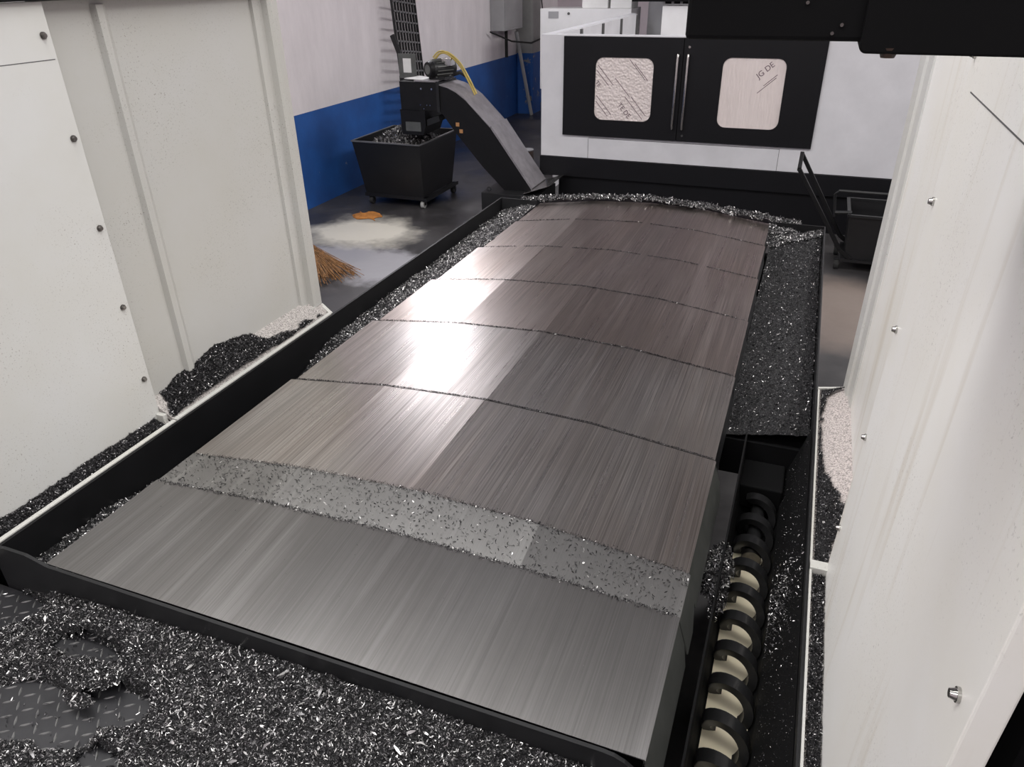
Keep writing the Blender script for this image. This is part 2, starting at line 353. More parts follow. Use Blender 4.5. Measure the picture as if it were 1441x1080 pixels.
# left wall with high daylight windows out of the picture above
wl = MB().box(-5.75, -5.48, -6.0, 17.2, -0.1, 6.6).build('wall_left', 'wall'); tag(wl, 'pale plaster hall wall with blue painted dado', None, None, 'structure')
wf = MB().box(-5.48, 8.0, 17.0, 17.2, 0.0, 6.6).build('wall_far', 'far_plaster'); tag(wf, 'pale pinkish far wall of the hall', None, None, 'structure')
wr = MB().box(7.8, 8.0, -6.0, 17.0, 0.0, 6.6).build('wall_right', 'far_plaster'); tag(wr, 'pale right hand wall of the hall', None, None, 'structure')
wb = MB().box(-5.48, 7.8, -6.0, -5.8, 0.0, 6.6).build('wall_back', 'far_plaster'); tag(wb, 'pale wall of the hall behind the tread plate', None, None, 'structure')
ce = MB().box(-5.48, 7.8, -5.8, 17.0, 6.6, 6.7).build('ceiling', 'roof_sheet'); tag(ce, 'grey sheet roof of the hall', None, None, 'structure')
for i, (y0, y1) in enumerate(((8.8, 10.3),)):
    wn = MB().box(-5.48, -5.465, y0, y1, 3.1, 4.9).build('window_%d' % (i + 1), 'daylight'); tag(wn, 'high daylight window in the plaster wall', None, None, 'structure')
    fr = MB()
    for a, b, c, d in ((y0 - .06, y1 + .06, 3.04, 3.1), (y0 - .06, y1 + .06, 4.9, 4.96), (y0 - .06, y0, 3.1, 4.9), (y1, y1 + .06, 3.1, 4.9)): fr.box(-5.48, -5.44, a, b, c, d)
    fr.build('window_frame', 'grey_box', wn)
pc = MB().prism(rrect(-5.48, -5.14, 14.45, 14.95, 0.05, 3), 'z', 0, 6.6).build('trim_1', 'column'); tag(pc, 'concrete column against the plaster wall, blue below and bare grey above', None, None, 'structure')

# ------------------------------------------------------------------ machine bed with its chip tray
bed = thing('machine_bed', (-0.95, 3.1, 0), 'black machine bed with a low walled chip tray around the steel cover', 'machine')
MB().box(-1.75, -0.2, 1.1, 5.1, 0.0, 0.93).build('bed_casting', 'black_paint', bed)
MB().box(-2.08, -0.12, 1.03, 5.15, 0.74, 0.78).build('tray_floor', 'matte_black', bed)
MB().box(-2.088, -2.076, 1.03, 5.15, 0.72, 1.0).build('tray_side_wall', 'black_paint', bed)
MB().box(-2.08, -1.80, 5.138, 5.15, 0.72, 1.0).build('tray_end_wall', 'dark_steel', bed)
fp = [(-2.085, 0.70), (-0.098, 0.70), (-0.098, 0.93)] + arc(-0.2, 0.90, 0.10, 0, 90, 6) + [(-1.86, 1.002), (-1.94, 1.022), (-2.03, 1.022)] + arc(-2.045, 0.98, 0.04, 80, 170, 5)
MB().prism(fp, 'y', 1.016, 1.026).build('tray_front_plate', 'dark_steel', bed)
# right hand channel: bed of packed chips behind, screw trough in front
MB().box(-0.12, 0.195, 2.60, 5.14, 0.70, 0.86).build('channel_deck', 'black_paint', bed)
MB().box(0.196, 0.204, 0.55, 5.15, 0.60, 1.0).build('tray_side_wall', 'dark_steel', bed, 0.0012)
MB().box(-0.12, 0.196, 5.138, 5.15, 0.72, 1.0).build('tray_end_wall', 'black_paint', bed)
tp = [(0.194, 0.965), (0.128, 0.72)] + [(0.055 + 0.072 * math.cos(a), 0.70 + 0.072 * math.sin(a)) for a in np.linspace(0.15, -math.pi - 0.1, 16)] + [(-0.025, 0.76), (-0.03, 0.90), (-0.036, 0.90), (-0.034, 0.61), (0.194, 0.61)]
MB().prism(tp, 'y', 0.55, 2.60).build('screw_trough', 'matte_black', bed)
MB().box(-0.034, 0.19, 0.6, 2.6, 0.0, 0.61).build('trough_support', 'matte_black', bed)
MB().box(-0.006, 0.112, 0.56, 2.2, 0.650, 0.668).build('coolant_pool', 'coolant', bed)
bed.children[-1]['label'] = 'cream milky coolant in the trough'
MB().box(-0.028, 0.13, 2.42, 2.60, 0.68, 0.78).build('bearing_block', 'matte_black', bed, 0.006)

# screw conveyor: flat-bar spiral
au = thing('screw_conveyor', (0.055, 1.5, 0.63), 'black steel spiral screw conveyor lying in the trough beside the cover', 'conveyor')
def spiral(ax, az, y0, y1, pitch, ri, ro, th, seg=26):
    b = MB(); n = int((y1 - y0) / pitch * seg); vs = []; fs = []
    for i in range(n + 1):
        a = 2 * math.pi * i / seg; y = y0 + (y1 - y0) * i / n
        for r, dy in ((ri, -th / 2), (ro, -th / 2), (ro, th / 2), (ri, th / 2)): vs.append((ax + r * math.cos(a), y + dy, az + r * math.sin(a)))
    for i in range(n):
        for k in range(4): fs.append((i * 4 + k, i * 4 + (k + 1) % 4, i * 4 + 4 + (k + 1) % 4, i * 4 + 4 + k))
    fs += [(0, 1, 2, 3), (n * 4, n * 4 + 3, n * 4 + 2, n * 4 + 1)]
    return b.add(vs, fs)
spiral(0.055, 0.70, 0.60, 2.40, 0.125, 0.041, 0.066, 0.040).build('spiral_flight', 'auger_steel', au, 0, True)
MB().cyl((0.055, 2.12, 0.70), (0.055, 2.44, 0.70), 0.026, n=16).build('shaft_stub', 'auger_steel', au, 0, True)
MB().cyl((0.055, 2.10, 0.70), (0.055, 2.125, 0.70), 0.034, n=16).build('shaft_collar', 'bolt_steel', au, 0, True)

# ------------------------------------------------------------------ telescopic way cover
cover = thing('way_cover', (-0.99, 3.1, 0.93), 'long arched telescopic way cover of overlapping brushed steel plates', 'machine cover')
SEAM = [1.030, 1.462, 1.637, 2.230, 2.884, 3.490, 4.097, 4.700, 5.200]
XL = [-1.878, -1.878, -1.882, -1.868, -1.846, -1.822, -1.796, -1.790]
XR = [-0.110, -0.110, -0.116, -0.122, -0.127, -0.132, -0.139, -0.147]
ZE = [1.000 - 0.0045 * k for k in range(8)]
MATS = ['steel_grey', 'steel_strip', 'steel_worn', 'steel_worn', 'steel_brown', 'steel_brown', 'steel_brown', 'steel_brown']
def rise(k, y):
    if k == 0: return 0.004 + 0.036 * (y - SEAM[0]) / (SEAM[1] - SEAM[0])
    if k == 1: return 0.040 + 0.030 * (y - SEAM[1]) / (SEAM[2] - SEAM[1])
    return 0.074
def prof(k, y):
    r = rise(k, y); xl, xr, z = XL[k], XR[k], ZE[k]; wd = xr - xl
    return [(xl, z), (xl + wd * .26, z + r * .73), (xl + wd * .505, z + r), (xl + wd * .745, z + r * .75), (xr, z)]
def plate_z(k, x, y):
    t = (np.asarray(x) - XL[k]) / (XR[k] - XL[k])
    return ZE[k] + rise(k, np.asarray(y)) * np.interp(t, [0, .26, .505, .745, 1], [0, .73, 1, .75, 0])
for k in range(8):
    y0, y1 = SEAM[k], SEAM[k + 1]; ya = y0 if k < 3 else y0 - 0.06; b = MB(); vs = []; ns = 6
    for y in np.linspace(ya, y1, ns + 1):
        p = prof(k, max(y, y0))
        vs += [(XL[k], y, ZE[k] - .028)] + [(x, y, z) for x, z in p] + [(XR[k], y, ZE[k] - .028)]
        vs += [(XR[k] - .003, y, ZE[k] - .028)] + [(x + (.003 if i == 4 else -.003 if i == 0 else 0), y, z - .0032) for i, (x, z) in list(enumerate(p))[::-1]] + [(XL[k] + .003, y, ZE[k] - .028)]
    n = 14
    fs = [(j * n + i, j * n + (i + 1) % n, j * n + n + (i + 1) % n, j * n + n + i) for i in range(n) for j in range(ns)]
    for o_ in (0, n * ns): fs += [(o_ + i, o_ + i + 1, o_ + n - 2 - i, o_ + n - 1 - i) for i in range(6)]
    pl_ = b.add(vs, fs).build('cover_plate', MATS[k], cover)
    me = pl_.data; me.polygons.foreach_set('use_smooth', [True] * len(me.polygons))
    sh = me.attributes.new('sharp_edge', 'BOOLEAN', 'EDGE')
    fold = {i for i in range(n) if k > 0 or i not in (2, 3, 4)}
    sh.data.foreach_set('value', [((e.vertices[0] % n == e.vertices[1] % n) and (e.vertices[0] % n in fold)) or (e.vertices[0] // n == e.vertices[1] // n and e.vertices[0] // n in (0, ns)) for e in me.edges])
    # wiper strip on the far edge where it rides on the next plate
    if k < 7:
        p = prof(k, y1); wv = [(x, z - .0034) for x, z in p] + [(x, z - .011) for x, z in p[::-1]]
        MB().prism(wv, 'y', y1 - 0.004, y1 + (0.009 if k > 1 else 0.003)).build('wiper', 'wiper', pl_)
    # flared side skirt on the channel side
    if k in (0, 1, 2, 3, 4, 5, 6, 7):
        xr = XR[k]; zt = ZE[k] - .006; sb = MB(); yb = y1 - .01
        ov = 0.0 if k == 0 else 0.0
        bot_x, bot_z = (xr + .036, .87) if k < 3 else (xr + .012, .88)
        notch = 0.05 if k == 1 else 0.0
        q = [(xr + .001, y0 + .002, zt), (xr + .001, yb, zt), (bot_x - .012, yb, bot_z + .045), (bot_x, yb - .03 - notch, bot_z), (bot_x, y0 + .002, bot_z)]
        q2 = [(x - .004, y, z - .001) for x, y, z in q]; n5 = 5
        sb.add(q + q2, [(0, 1, 2, 3, 4), (9, 8, 7, 6, 5)] + [(i, (i + 1) % 5, 5 + (i + 1) % 5, 5 + i) for i in range(5)])
        sb.build('side_skirt', 'grey_steel' if k < 3 else 'dark_steel', pl_)
MB().prism([(x + (0.01 if i == 0 else 0), z + .012) for i, (x, z) in enumerate(prof(7, 5.2))] + [(-.15, .93), (-1.79, .93)], 'y', 5.262, 5.272).build('end_plate', 'conveyor_grey', cover)
MB().box(-1.70, -0.25, 5.20, 5.265, 0.90, 0.93).build('end_bracket', 'dark_steel', cover)

# ------------------------------------------------------------------ left guard
gl = thing('enclosure_guard', (-2.3, 2.0, 0), 'grey white sheet metal splash guard with bolts, beside the blue dado wall', 'machine guard')
MB().box(-2.20, -2.175, 1.04, 1.78, 0.0, 0.96).build('panel_foot', 'black_paint', gl)
pn = MB().box(-2.20, -2.17, 0.75, 1.79, 0.96, 2.437).build('guard_panel', 'panel_near', gl, 0.002)
for z in (2.347, 2.051, 1.760, 1.472, 1.181): dome_bolt(-2.17, 1.763, z, '+x', 0.0085, 'bolt_steel', pn)
MB().box(-2.1705, -2.1695, 1.2, 1.781, 2.279, 2.2815).build('panel_seam', 'seam_dark', pn)
pf = MB().box(-2.24, -2.21, 1.791, 2.885, 0.0, 2.437).build('guard_panel', 'panel_far', gl, 0.002)
MB().prism([(-2.21, 1.990), (-2.192, 2.000), (-2.192, 2.026), (-2.21, 2.052)], 'z', 1.06, 2.42).build('stiffening_rib', 'panel_far', pf)
MB().prism([(-2.21, 2.772), (-2.198, 2.776), (-2.190, 2.822), (-2.165, 2.828), (-2.155, 2.842), (-2.158, 2.885), (-2.21, 2.885)], 'z', 1.04, 2.437).build('end_post', 'panel_far', gl)
MB().box(-2.24, -2.16, 2.80, 2.88, 0.0, 1.04).build('post_foot', 'panel_far', gl)
MB().box(-2.26, -2.15, 0.75, 2.89, 2.439, 2.52).build('top_rail', 'matte_black', gl)
MB().box(-2.21, -2.135, 1.77, 1.79, 0.96, 1.022).build('joint_tab', 'lip_white', gl, 0.002)
MB().prism([(-2.21, 1.05), (-2.21, 1.067), (-2.10, 0.998), (-2.10, 0.975)], 'y', 1.79, 2.88).build('ledge', 'ledge_dusty', gl)
MB().prism([(-2.17, 0.975), (-2.17, 0.990), (-2.10, 0.985), (-2.10, 0.965)], 'y', 0.9, 1.79).build('ledge', 'ledge_dusty', gl)
MB().box(-2.108, -2.090, 0.98, 1.786, 0.965, 1.004).build('ledge_lip', 'lip_white', gl, 0.002)
MB().box(-2.108, -2.090, 1.790, 2.86, 0.965, 1.006).build('ledge_lip', 'lip_white', gl, 0.002)
MB().bar((-2.165, 2.885, 1.03), (-2.095, 2.862, 0.998), 0.018, 0.012).build('ledge_end', 'lip_white', gl)

# ------------------------------------------------------------------ right guard
gr = thing('enclosure_guard', (0.3, 1.8, 0), 'bright white sheet metal splash guard with rusty streaks, above the spiral screw conveyor', 'machine guard')
lean = lambda z: 0.25 + 0.018 * (z - 1.0)
pn = MB().prism([(lean(0), 0), (lean(2.42), 2.42), (lean(2.42) + .034, 2.42), (lean(0) + .034, 0)], 'y', 0.655, 1.785).build('guard_panel', 'panel_right', gr, 0.003)
for z in (2.347, 2.062, 1.765, 1.468, 1.175): dome_bolt(lean(z), 1.755, z, '-x', 0.0075, 'chrome', pn)
dome_bolt(lean(1.775), 0.70, 1.775, '-x', 0.0075, 'chrome', pn)
MB().box(lean(2.285) - .0006, lean(2.285) + .001, 0.9, 1.70, 2.284, 2.2865).build('panel_seam', 'seam_dark', pn)
pf = MB().box(0.32, 0.345, 1.79, 2.88, 0.0, 2.42).build('guard_panel', 'panel_right', gr, 0.002)
ep = MB().prism([(0.322, 2.70), (0.314, 2.705), (0.310, 2.79), (0.302, 2.80), (0.296, 2.885), (0.322, 2.885)], 'z', 1.0, 2.42).build('end_post', 'panel_near', gr)
MB().box(0.30, 0.34, 2.80, 2.88, 0.0, 1.0).build('post_foot', 'panel_far', gr)
MB().prism([(0.208, 0.970), (0.208, 0.985), (0.32, 1.03), (0.32, 1.01)], 'y', 1.785, 2.88).build('ledge', 'ledge_right_dusty', gr)
MB().prism([(0.208, 0.965), (0.208, 0.980), (0.25, 0.982), (0.25, 0.965)], 'y', 0.66, 1.785).build('ledge', 'ledge_right_dusty', gr)
MB().box(0.205, 0.211, 0.66, 2.86, 0.965, 1.004).build('ledge_lip', 'lip_white', gr)
MB().box(0.205, 0.26, 1.765, 1.80, 0.96, 1.012).build('joint_tab', 'lip_white', gr, 0.002)
MB().bar((0.205, 2.862, 1.004), (0.30, 2.885, 1.010), 0.012, 0.01).build('ledge_end', 'lip_white', gr)

# black column behind the near end of the right guard and black head above
bc = MB().box(0.34, 1.2, 0.70, 1.25, 0.0, 2.38).box(0.36, 0.62, 0.62, 0.70, 0.2, 2.2).build('machine_column', 'matte_black'); tag(bc, 'plain black machine column behind the near edge of the white guard', 'machine column')
hd = thing('machine_head', (0.3, 1.0, 2.43), 'matte black overhead machine head hanging above the right guard', 'machine head')
MB().box(-0.128, 0.036, 0.80, 1.10, 2.438, 3.1).build('head_body', 'matte_black', hd, 0.004)
MB().prism([(0.03, 2.432), (0.034, 2.429), (0.9, 2.425), (0.9, 3.1), (0.03, 3.1)], 'y', 0.792, 1.12).build('head_housing', 'matte_black', hd, 0.002)
MB().cyl((0.055, 0.80, 2.434), (0.055, 0.80, 2.4255), 0.009, 0.006, 12).build('drain_plug', 'brown_can', hd, 0, True)
for x, z in ((-0.02, 2.470), (0.012, 2.452), (0.005, 2.445)): MB().cyl((x, 0.801, z), (x, 0.797, z), 0.0016, n=8).build('screw', 'bolt_steel', hd)

# ------------------------------------------------------------------ tread plate deck in front
dk = thing('tread_plate', (-1.3, 0.4, 0), 'dark checker tread plate deck half covered in metal chips', 'floor plate')
MB().box(-2.9, -0.13, -0.5, 1.012, 0.845, 0.855).build('plate_sheet', 'tread', dk)
MB().box(-2.85, -0.18, -0.45, 0.98, 0.0, 0.845).build('deck_frame', 'black_paint', dk)
lug = MB()
def add_lug(b, x, y, a, ln, wd, h):
    ca, sa = math.cos(a), math.sin(a); vs = []
    prof_ = [(-1, 0.0, 0), (-0.6, .75, 1), (0, 1, 1), (0.6, .75, 1), (1, 0, 0)]
    for t, wv, hv in prof_:
        for s_, hh in ((-1, 0), (-.45, hv), (.45, hv), (1, 0)):
            lx, ly = t * ln / 2, s_ * wd / 2 * max(wv, .05); vs.append((x + lx * ca - ly * sa, y + lx * sa + ly * ca, 0.855 + h * hh))
    b.add(vs, [(i * 4 + k, i * 4 + k + 1, i * 4 + 5 + k, i * 4 + 4 + k) for i in range(4) for k in range(3)])
i = 0
for ix in range(-62, -22):
    for iy in range(10, 34):
        x, y = ix * 0.034, iy * 0.034
        if y > 1.0: continue
        add_lug(lug, x, y, math.radians(45 if (ix + iy) % 2 else -45) + math.radians(-8), 0.030, 0.0065, 0.0022)
tag(lug.build('tread_lugs', 'tread_lug', dk), kind='stuff')

# ------------------------------------------------------------------ metal chips
def el(x, y, cx, cy, sx, sy): return ((x - cx) / sx) ** 2 + ((y - cy) / sy) ** 2
def front_z(x, y):
    base = 0.862 + 0.085 * np.clip((x + 2.05) / 1.2, 0, 1) * np.clip((y - 0.45) / 0.5, 0, 1) + 0.02 * np.clip((x + 1.5) / .8, 0, 1)
    base = base + 0.045 * np.clip((y - 0.88) / 0.13, 0, 1)
    base = np.minimum(base, np.interp(x, [-2.07, -1.78, -1.48, -1.2, -.84, -.4, -.13], [.885, .910, .932, .942, .950, .942, .930]) + .012 * (vnoise(x, y, 7, 14) - .5))
    nz = vnoise(x, y, 9, 11) * 0.55 + vnoise(x, y, 28, 12) * 0.3
    bare = np.minimum.reduce([el(x, y, -1.60, .715, .20, .085), el(x, y, -1.42, .79, .10, .055), el(x, y, -1.63, .905, .12, .035), el(x, y, -2.05, .93, .16, .085), el(x, y, -1.33, .665, .06, .03)])
    isl = np.minimum(el(x, y, -1.545, .835, .11, .045), el(x, y, -1.50, .765, .05, .02))
    bare = np.where(isl < 1.0, 2.0, bare)
    m_ = bare + nz * 1.5 - 0.65
    return np.where(m_ < 1.0, np.nan, 0.857 + (base - 0.857) * np.clip((m_ - 1.0) * 1.6, 0, 1))
heap('metal_chips', 'loose swarf of grey and silver metal chips spread over the tread plate', -2.45, -0.13, 0.40, 1.014, front_z, 150000, 0.0035, 0.0085, 0.008, 0.02, 0.55, 0.005)
sx_ = rng.uniform(-2.2, -1.2, 500); sy_ = rng.uniform(.5, 1.0, 500); k_ = ~np.isfinite(front_z(sx_, sy_))
chips_obj('metal_chips', 'few stray metal chips on the bare tread plate', np.stack([sx_[k_], sy_[k_], np.full(k_.sum(), .857)], 1), rng.uniform(.006, .016, k_.sum()), 0.1, 0.25)
big = 90; bx_ = rng.uniform(-1.9, -.4, big); by_ = rng.uniform(.5, 1.0, big); bz_ = front_z(bx_, by_); k_ = np.isfinite(bz_)
chips_obj('metal_chips', 'long bright curled shavings on top of the swarf over the tread plate', np.stack([bx_, by_, bz_ + .006], 1)[k_], rng.uniform(.016, .03, k_.sum()), 0.45, 0.3)
# heaps on the left ledge
def ledge_near(x, y):
    t = np.clip((-2.105 - x) / 0.06, 0, 1); z = 0.988 + 0.022 * t + 0.006 * vnoise(x, y, 12, 2)
    return np.where((x < -2.111 + .006 * vnoise(x, y, 30, 4)), z, np.nan)
heap('metal_chips', 'black swarf piled on the narrow ledge at the foot of the near grey guard panel', -2.168, -2.108, 0.98, 1.755, ledge_near, 8500, 0.004, 0.008, 0.008, -0.15, 0.6, 0.003, None, 0.05)
def ledge_far(x, y):
    t = (-2.10 - x) / 0.11; led = 0.998 + 0.069 * t
    zc = np.interp(y, [1.79, 1.84, 1.90, 1.93, 2.05, 2.17, 2.28, 2.39, 2.5], [1.03, 1.045, 1.07, 1.085, 1.095, 1.118, 1.10, 1.072, 1.03])
    lim = np.interp(y, [1.79, 1.83, 1.88, 2.36, 2.42, 2.5, 2.6, 2.72, 2.88], [.15, .55, 2., 2., .8, .5, .3, .2, .12])
    z = np.maximum(led + .003, np.minimum(1.0 + (zc - 1.0) * np.clip(t, 0, 1) ** .75 + .006, led + .06))
    return np.where((t < lim + (vnoise(x, y, 24, 8) - .5) * .3) & (x < -2.1085), z, np.nan)
heap('metal_chips', 'black swarf mound lying against the ribbed grey guard panel', -2.209, -2.104, 1.795, 2.86, ledge_far, 15000, 0.004, 0.009, 0.007, -0.15, 0.6, 0.004, None, 0.05)
# gutter left of the cover
def gutter(x, y):
    top = np.interp(y, [1.03, 1.4, 1.65, 1.85, 2.3, 2.5, 2.75, 3.4, 5.14], [.955, .945, .90, .80, .80, .89, .955, .965, .97])
    d = np.clip(-1.86 - x, 0, .22)
    z = top - 0.33 * d + 0.014 * (vnoise(x, y, 10, 21) - .5)
    return np.where((y > 1.82) & (y < 2.36), np.nan, z)
heap('metal_chips', 'metal swarf filling the gutter between black tray wall and steel cover', -2.074, -1.80, 1.03, 5.135, gutter, 34000, 0.005, 0.011, 0.014, 0.18, 0.6, 0.006)
# channel on the right: packed bed of chips
def channel(x, y):
    z = 0.875 + 0.06 * np.clip((x + .1) / .29, 0, 1) + 0.03 * np.clip((y - 4.6) / .5, 0, 1) + 0.01 * (vnoise(x, y, 9, 31) - .5)
    return z
heap('metal_chips', 'packed dark swarf bed in the channel right of the steel cover', -0.118, 0.194, 2.605, 5.135, channel, 26000, 0.004, 0.009, 0.014, -0.25, 0.5, 0.005, None, 0.05)
# ridge of swarf along the far end of the cover
def end_ridge(x, y):
    cz = np.interp(x, [-1.95, -1.79, -1.35, -.98, -.57, -.147, -.02, .19], [.965, .992, 1.042, 1.062, 1.042, .996, .985, .95])
    t = np.abs(y - 5.215) / .06; rag = (vnoise(x, y, 20, 41) - .5) * .5
    return np.where(t < 1 + rag, cz + 0.008 * (1 - t) + .004, np.nan)
heap('metal_chips', 'swarf ridge piled along the far end of the steel cover', -1.95, 0.05, 5.14, 5.26, end_ridge, 20000, 0.007, 0.016, 0.010, 0.08, 0.8, 0.010)
def side_spill(x, y):
    d = np.clip((x + .15) / .30, 0, 1); base = channel(x, y); h = np.clip((y - 4.90 - .08 * d - .05 * vnoise(x, y, 12, 43)) / .17, 0, 1)
    return np.where(h > 0, base + .004 + h * np.maximum(.99 - .22 * (x + .15) - base, .008) + .012 * h * (vnoise(x, y, 14, 42) - .5), np.nan)
heap('metal_chips', 'swarf spilling off the cover corner into the channel end wall', -0.145, 0.194, 4.9, 5.137, side_spill, 5000, 0.006, 0.013, 0.010, 0.2, 0.7, 0.007)
# right ledge
def right_near(x, y): return np.where(x > .2125, .990 + .004 * vnoise(x, y, 20, 51), np.nan)
heap('metal_chips', 'black swarf strip on the ledge under the near white guard panel', 0.211, 0.2485, 0.70, 1.762, right_near, 7000, 0.003, 0.007, 0.006, -0.12, 0.6, 0.002, None, 0.05)
def right_far(x, y):
    lim = np.interp(y, [1.80, 1.86, 1.95, 2.05, 2.15, 2.25, 2.4, 2.7, 2.8, 2.86], [.255, .26, .285, .30, .275, .245, .228, .226, .24, .31])
    z = .988 + (x - .208) * .40 + .006 + .004 * vnoise(x, y, 20, 53)
    return np.where((x < lim + .012 * (vnoise(x, y, 40, 52) - .5)) & (x > .2125), z, np.nan)
heap('metal_chips', 'black swarf patch on the dusty ledge behind the white joint tab', 0.211, 0.318, 1.802, 2.86, right_far, 6000, 0.003, 0.007, 0.006, -0.12, 0.6, 0.002, None, 0.05)
# around the screw
def by_screw(cx, cy, sx, sy, z0, h, seed):
    return lambda x, y: np.where(el(x, y, cx, cy, sx, sy) + (vnoise(x, y, 30, seed) - .5) * .7 < 1, z0 + h * (1 - el(x, y, cx, cy, sx, sy)), np.nan)
heap('metal_chips', 'swarf clump caught between cover skirt and spiral screw', -0.09, 0.01, 1.66, 2.06, by_screw(-.040, 1.86, .046, .17, .80, .07, 61), 3200, 0.005, 0.012, 0.006, 0.1, 0.8, 0.006)
cx_ = rng.normal(.150, .018, 1100).clip(.13, .19); cy_ = rng.normal(1.82, .09, 1100)
chips_obj('metal_chips', 'swarf clump stuck on the sloping trough wall beside spiral screw', np.stack([cx_, cy_, .722 + (cx_ - .128) * 3.7 + .006], 1), rng.uniform(.004, .011, 1100), 0.1, 0.7)
wy = rng.uniform(1.0, 2.58, 2200); wx = rng.uniform(.13, .19, 2200)
chips_obj('metal_chips', 'fine swarf dusting the sloping black trough wall', np.stack([wx, wy, .722 + (wx - .128) * 3.7 + .004], 1), rng.uniform(.002, .005, 2200), -0.1, 0.6)
# seams of the cover and the sprinkled strip
SX, SY, SZ, SS = [], [], [], []
def seam_line(k, yline, n, spread, smin, smax, gap):
    x = rng.uniform(XL[k] + .004, XR[k] - .004, n); y = yline + rng.normal(0, spread, n)
    keep = vnoise(x * 3, np.full(n, yline), 6, 70 + k) > gap
    x, y = x[keep], y[keep]; kk = np.where(y > yline, k, max(k - 1, 0))
    z = np.where(kk == k, plate_z(k, x, y), plate_z(max(k - 1, 0), x, y))
    SX.append(x); SY.append(y); SZ.append(z + .001); SS.append(rng.uniform(smin, smax, len(x)))
for k, n, sp, a, b_, gap in ((3, 4200, .0032, .003, .007, .0), (4, 3800, .0036, .004, .008, .0), (5, 3200, .004, .004, .008, .05), (6, 2600, .0045, .004, .009, .2), (7, 2200, .005, .004, .010, .2)):
    seam_line(k, SEAM[k] + .010, n, sp, a, b_, gap)
chips_obj('metal_chips', 'thin dark lines of chips along the far cover plate seams', np.stack([np.concatenate(a) for a in (SX, SY, SZ)], 1), np.concatenate(SS), -0.7, 0.5, None, 0.02)
SX, SY, SZ, SS = [], [], [], []
seam_line(1, SEAM[1] + .002, 2600, .0055, .003, .0075, .0); seam_line(2, SEAM[2] + .001, 2400, .0055, .003, .0065, .0)
x = rng.uniform(XL[1], XR[1], 2300); y = rng.uniform(SEAM[1], SEAM[2], 2300); keep = rng.random(2300) < .35 + .65 * vnoise(x, y, 5, 77); x, y = x[keep], y[keep]
SX.append(x); SY.append(y); SZ.append(plate_z(1, x, y) + .001); SS.append(rng.uniform(.005, .011, len(x)))
x = rng.normal(-1.62, .09, 420); y = rng.normal(1.98, .045, 420); SX.append(x); SY.append(y); SZ.append(plate_z(2, x, y) + .0006); SS.append(rng.uniform(.0015, .003, 420))
x = rng.uniform(-1.75, -.2, 40); y = rng.uniform(1.2, 1.45, 40); SX.append(x); SY.append(y); SZ.append(plate_z(0, x, y) + .0006); SS.append(rng.uniform(.002, .004, 40))
chips_obj('metal_chips', 'sprinkled dark chips on the narrow steel strip of the cover', np.stack([np.concatenate(a) for a in (SX, SY, SZ)], 1), np.concatenate(SS), -0.45, 0.5, None, 0.07)
# crumbs stuck on the guards' feet
n = 260; y = rng.normal(1.80, .03, n); z = 1.02 + np.abs(rng.normal(0, .035, n))

# ------------------------------------------------------------------ far machine
fm = thing('machining_center', (-1.0, 8.4, 0), 'large white machine cabinet with black double doors and pale film windows', 'machine')
YF = 8.30
MB().box(-2.852, 1.7, YF, 8.42, 0.618, 1.886).build('front_panel', 'machine_white', fm, 0.004)
MB().box(-2.862, 1.7, YF - .012, 8.46, 0.40, 0.616).build('base_skirt', 'door_black', fm, 0.004)
MB().box(-2.64, 1.7, YF + .03, 8.46, 0.0, 0.40).build('base', 'door_black', fm)
def door(x0, x1, wx0, wx1, wz0, wz1, fmat, hx):
    out = [(x0, .872), (x1, .862), (x1, 1.86), (x0, 1.884)]; ring = rrect(wx0, wx1, wz0, wz1, .085)
    d = MB(); n = len(ring); y0, y1 = YF - .03, YF - .001
    cxm, czm = (wx0 + wx1) / 2, (wz0 + wz1) / 2
    # outer boundary sampled at the same angles as the ring
    ob = []
    for (x, z) in ring:
        dx, dz = x - cxm, z - czm; t = min([(((x1 if dx > 0 else x0) - cxm) / dx) if abs(dx) > 1e-6 else 1e9, (((1.873 if dz > 0 else .866) - czm) / dz) if abs(dz) > 1e-6 else 1e9]); ob.append([cxm + dx * t, czm + dz * t])
    for c in ((x1, .866), (x1, 1.873), (x0, 1.873), (x0, .866)):
        j = min(range(n), key=lambda q: (ob[q][0] - c[0]) ** 2 + (ob[q][1] - c[1]) ** 2); ob[j] = list(c)
    vs = [(x, y, z) for y in (y0, y1) for x, z in ring] + [(x, y, z) for y in (y0, y1) for x, z in ob]
    fs = []
    for i in range(n):
        j = (i + 1) % n
        fs += [(i, j, 2 * n + j, 2 * n + i), (n + i, 3 * n + i, 3 * n + j, n + j), (i, n + i, n + j, j), (2 * n + i, 2 * n + j, 3 * n + j, 3 * n + i)]
    do = d.add(vs, fs).build('door', 'door_black', fm)
    pw = MB().prism(rrect(wx0 + .001, wx1 - .001, wz0 + .001, wz1 - .001, .084), 'y', YF - .020, YF - .002).build('window_pane', fmat, do)
    h = MB().tube([(hx, YF - .03, .99), (hx, YF - .075, 1.0), (hx, YF - .08, 1.03), (hx, YF - .08, 1.69), (hx, YF - .075, 1.715), (hx, YF - .03, 1.725)], .0125, 10).build('handle', 'chrome', do, 0, True)
    return do, pw
d1, w1 = door(-2.588, -1.323, -2.232, -1.612, 1.045, 1.676, 'film_pebbled', -1.365)
d2, w2 = door(-1.313, 0.044, -0.915, -0.305, 1.030, 1.700, 'film_creased', -1.262)
for x, z in ((-1.262, 1.79), (-1.255, .925)): MB().cyl((x, YF - .03, z), (x, YF - .036, z), .012, n=10).build('screw', 'chrome', d2)
MB().box(-1.326, -1.311, YF - .02, YF + .001, .866, 1.873).build('door_gap', 'matte_black', fm)
def groove(x0, x1, z0, z1): MB().box(x0, x1, YF - .0015, YF + .001, z0, z1).build('panel_seam', 'seam_dark', fm)
